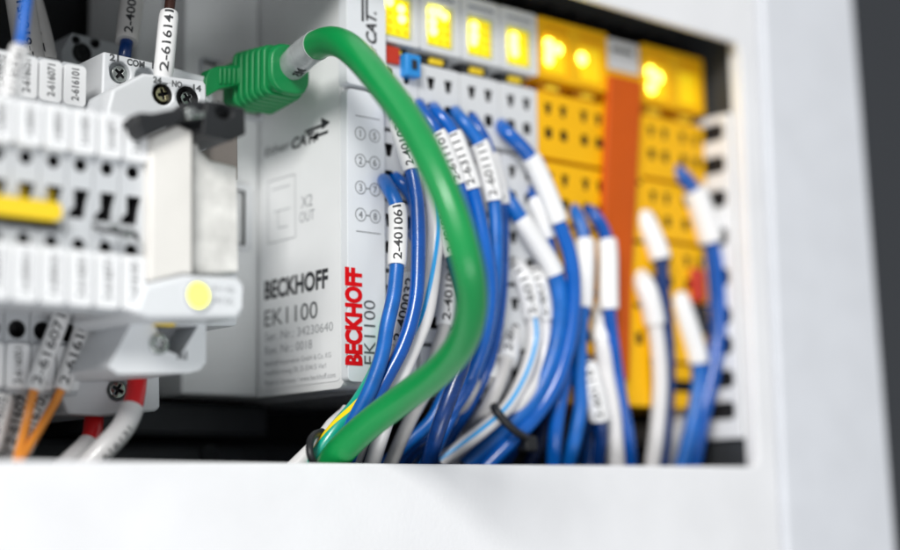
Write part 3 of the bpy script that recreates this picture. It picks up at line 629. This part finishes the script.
# --- right group
W_('dark blue wire with slanted sleeve in front of the orange-red cover', [(636, 208, 258), (643, 217, 252), (660, 260, 250), (662, 285, 250), (667, 325, 250), (668, 378, 250), (661, 474, 253)], m=m_navy, sl=[(1, 2, 2.4, '')], r=1.6)
W_('white wire bending down beside the dark blue one on the right', [(625, 276, 260), (636, 277, 254), (647, 288, 252), (655, 325, 251), (659, 378, 250.5), (656, 430, 251), (651, 474, 253)], m=m_wht, sl=[(1, 3, 2.4, '')], r=1.8)
W_('blue wire with slanted sleeve at the lower right, under the red tag', [(672, 280, 258), (678, 298, 252), (698, 364, 250.5), (699, 385, 250.5), (691, 430, 251), (680, 474, 253)], sl=[(1, 2, 2.5, '')], r=1.8)
W_('blue wire with wide sleeve from the last yellow module, nearest the duct', [(670, 163, 259), (676, 171, 252), (687, 180, 250), (693, 190, 249.5), (711, 243, 249), (718, 290, 248.5), (719, 330, 248.5), (713, 375, 249), (702, 415, 250), (692, 474, 253)], sl=[(3, 4, 2.9, '')], r=1.9)
W_('blue wire alongside the duct-side blue wire, just left of it', [(680, 168, 261), (690, 180, 255), (699, 215, 253), (704, 245, 252), (711, 290, 251.5), (712, 330, 251.5), (704, 380, 252), (693, 420, 253), (683, 474, 256)], r=1.9)
W_('pale wire stub between the dark blue and the lower right blue wires', [(690, 380, 262), (683, 405, 258), (676, 430, 256), (668, 474, 258)], m=m_wht, r=2.2)
# --- earth wire, white stub, green patch cable
W_('green and yellow striped earth wire below the coupler', [(392, 300, 252), (386, 330, 249), (384, 350, 248), (376, 374, 247), (356, 407, 246.5), (334, 432, 247), (316, 460, 249), (308, 480, 252)], m=m_teal, r=1.5, stripe=(m_ystr, -3.0, 2.3, .32), name='earth_wire', grp=None)
W_('white wire end beside the black tie left of the earth wire', [(345, 408, 256), (326, 435, 252), (310, 452, 251), (292, 470, 252)], m=m_wht, r=1.6)
T = thing('cable_tie', 'thin black cable tie looped at the foot of the green cable', 'cable tie', tuple(at(318, 455, 246)), 'black cable ties')
bm = bmesh.new(); tp = Path([tuple(at(*p)) for p in [(322, 432, 250), (313, 436, 247), (309, 447, 244.5), (311, 459, 243.5), (318, 470, 245)]]); tube(bm, tp, .8, n=12); link('strap', bm, m_black, T)
T = thing('cable_tie', 'black cable tie with head round the blue and striped white bundle', 'cable tie', tuple(at(505, 425, 246)), 'black cable ties')
bm = bmesh.new(); tp = Path([tuple(at(*p)) for p in [(484, 408, 256), (492, 404, 250), (497, 412, 246.5), (510, 427, 245.6), (522, 436, 246), (533, 440, 249)]]); tube(bm, tp, .95, n=12); link('strap', bm, m_black, T)
bm = bmesh.new(); c = at(527, 443, 248)
box(bm, c.x-2.0, c.x+1.6, 246, 249.6, c.z-2.0, c.z+1.6); link('tie_head', bm, m_black, T, bevel=.6)
# patch cable
G = thing('patch_cable', 'thick green network cable with ribbed plug looping in front of the blue wires', 'cable', tuple(at(333, 470, 246)))
gp = [(292, 66, 256), (303, 55, 250), (315, 46, 245), (330, 41, 238), (345, 45, 231), (362, 60, 224), (385, 88, 216), (411, 124, 208), (434, 168, 201), (454, 217, 197), (467, 262, 196), (472, 300, 199), (464, 338, 206), (440, 370, 216), (402, 399, 228), (362, 430, 238), (335, 458, 244.5), (318, 490, 252)]
GP = Path([tuple(at(*p)) for p in gp]); bm = bmesh.new(); tube(bm, GP, 3.0, n=28, rfun=lambda q: 3.05-.2*math.sin(math.pi*min(1, q/GP.len))); link('cable_jacket', bm, m_green, G)
q1 = GP.near(318, 45, 244)
bm = bmesh.new(); tube(bm, GP, 3.2, 0.2, q1, 24); so = link('clear_sleeve', bm, m_gsleeve, G)
bm = bmesh.new(); text_tube(bm, 'M5', GP, 3.25, 2.5, 6.0, 2.0, .03, -.7); link('lettering', bm, m_ink, so)
# plug: ribbed boot along the cable axis
c0 = np.array(at(246, 87, 273)); c1 = np.array(at(291, 69, 255.5)); ax = (c1-c0)/np.linalg.norm(c1-c0); Lp = np.linalg.norm(c1-c0)
uz = np.array([0, 0, 1.0]); uz = uz-ax*(uz@ax); uz /= np.linalg.norm(uz); ux = np.cross(ax, uz)
def boot(bm, s0, s1, w0, h0, w1, h1, rr=.38):
    R_ = []
    for s_, w, h in ((s0, w0, h0), (s1, w1, h1)):
        pts = rrect(-w/2, -h/2, w/2, h/2, min(w, h)*rr, 5); R_.append([bm.verts.new(Vector(c0+ax*s_+ux*a+uz*b)) for a, b in pts])
    n = len(R_[0])
    for k in range(n): bm.faces.new((R_[0][k], R_[0][(k+1) % n], R_[1][(k+1) % n], R_[1][k]))
    bm.faces.new(R_[0][::-1]); bm.faces.new(R_[1])
bm = bmesh.new(); boot(bm, -2, Lp*.97, 9.4, 10.4, 8.6, 9.6, .2)
for k in range(6): boot(bm, 3.5+k*(Lp-5.5)/6, 3.5+k*(Lp-5.5)/6+(Lp-5.5)/9.5, 11.6-k*.3, 12.8-k*.3, 11.4-k*.35, 12.5-k*.35, .2)
boot(bm, Lp*.93, Lp, 10.4, 11.2, 9.2, 10.2, .4)
bmesh.ops.recalc_face_normals(bm, faces=bm.faces); link('plug_boot', bm, m_gplug, G, bevel=.3)
bm = bmesh.new(); plate(bm, pxpoly([(206, 78), (210, 69), (218, 66), (246, 64), (246, 84), (222, 88), (208, 96), (205, 92)], 267), [], 267, 270.5)
for k in range(5):
    a = at(221+k*4.6, 75, 266.5); box(bm, a.x-.28, a.x+.28, 266.5, 267.2, a.z-1.9, a.z+1.7)
link('latch_tab', bm, m_gplug, G, bevel=.4)
bm = bmesh.new(); a = at(236, 84, 282); box(bm, a.x-5, a.x+5.5, 275, 283, a.z-5, a.z+4); link('plug_body', bm, m_clear, G, bevel=.4)
# --- left side wires
G2 = 'printed wires at the lower left'
W_('orange wire with white sleeve 2-616101 slanting down from under the white tags', [(90, 300, 262), (86, 316, 263), (61, 390, 263), (45, 420, 263), (18, 464, 257)], m=m_orange, r=.8, sl=[(1, 2, 1.5, '2-616101')], grp=G2)
W_('orange wire with white sleeve 2-616071, left of the other orange one', [(66, 300, 262), (62, 314, 262), (34, 390, 262), (26, 425, 262), (16, 464, 257)], m=m_orange, r=.8, sl=[(1, 2, 1.5, '2-616071')], grp=G2)
W_('white marker sleeve 2-616071 at the lower left corner beneath the tags', [(28, 385, 278), (22, 398, 272), (6, 452, 269), (-4, 476, 269)], m=m_wht, r=1.3, sl=[(1, 2, 2.05, '2-616071', m_sleeve)], grp=G2)
W_('white marker sleeve 2-616701 partly behind the orange wires', [(50, 385, 276), (41, 400, 270), (20, 452, 268), (8, 476, 268)], m=m_wht, r=1.3, sl=[(1, 2, 2.05, '2-616701')], grp=G2)
W_('white marker sleeve cut by the left picture edge just above the sill', [(8, 385, 276), (2, 398, 268), (-12, 452, 266), (-20, 476, 266)], m=m_wht, r=1.3, sl=[(1, 2, 2.05, '2-616051')], grp=G2)
def cable(label, pts, ra, rb, split, s):
    P = Path([tuple(at(*p)) for p in pts]); t = thing('power_wire', label, 'wire', tuple(P.C[-1]), 'white wires with red ferrules')
    q = P.len*split; bm = bmesh.new(); tube(bm, P, rb, q, P.len, 22); link('insulation', bm, m_wht, t)
    bm = bmesh.new(); tube(bm, P, ra, 0, q+.6, 22, rfun=lambda x: ra*(1.0 if x < q-1.5 else 1.04)); link('ferrule', bm, m_rfer, t)
    if s: bm = bmesh.new(); text_tube(bm, s, P, rb, q+5, min(P.len-3, q+23), 1.3, 0, -.5); link('lettering', bm, m_dink, t)
cable('white wire with red ferrule entering the lower socket terminal, the longer one beside the screw', [(138, 362, 265), (137.5, 375, 264), (135, 398, 262), (123, 428, 260), (103, 450, 260), (78, 476, 262)], 1.9, 2.3, .38, '2-616131')
cable('white wire with red ferrule further left, mostly hidden by the sill', [(94, 405, 274), (94, 416, 272), (91, 440, 269), (78, 455, 267), (52, 478, 267)], 1.9, 2.2, .50, '')
W_('thin blue wire with blurred white sleeve at the top left corner', [(31, -30, 246), (25, 10, 245), (20, 48, 244), (13, 75, 243), (6, 125, 243)], m=m_blue, r=1.0, sl=[(2, 4, 1.55, '2-616041')], grp='wires above the tags')
W_('white printed sleeve 2-616051 rising behind the top left tags', [(16, -30, 290), (22, 10, 288), (30, 70, 284), (32, 90, 284)], m=m_wht, r=1.5, sl=[(0, 2, 2.7, '2-616051', m_gwht)], grp='wires above the tags')
W_('white printed sleeve 2-616101 leaning right behind the top left tags', [(18, -30, 292), (32, 15, 290), (42, 62, 286), (46, 90, 286)], m=m_wht, r=1.5, sl=[(0, 2, 2.7, '2-616101', m_gwht)], grp='wires above the tags')
W_('grey printed sleeve with dark blue end above the COM terminal', [(136, -30, 280), (132, 0, 279), (127, 42, 277), (125, 58, 276), (124, 72, 278)], m=m_navy, r=1.3, sl=[(0, 2, 2.2, '2-400032', m_gwht)], grp='wires above the tags')
W_('white sleeve 2-616141 on dark brown wire plugged into the socket top', [(176, -30, 262), (171, -5, 261), (169, 13, 260), (163, 76, 258), (162, 84, 259)], m=m_brown, r=1.0, sl=[(2, 3, 1.75, '2-616141')], grp='wires above the tags')
for o in COL.objects:
    if '_w' in o: del o['_w']
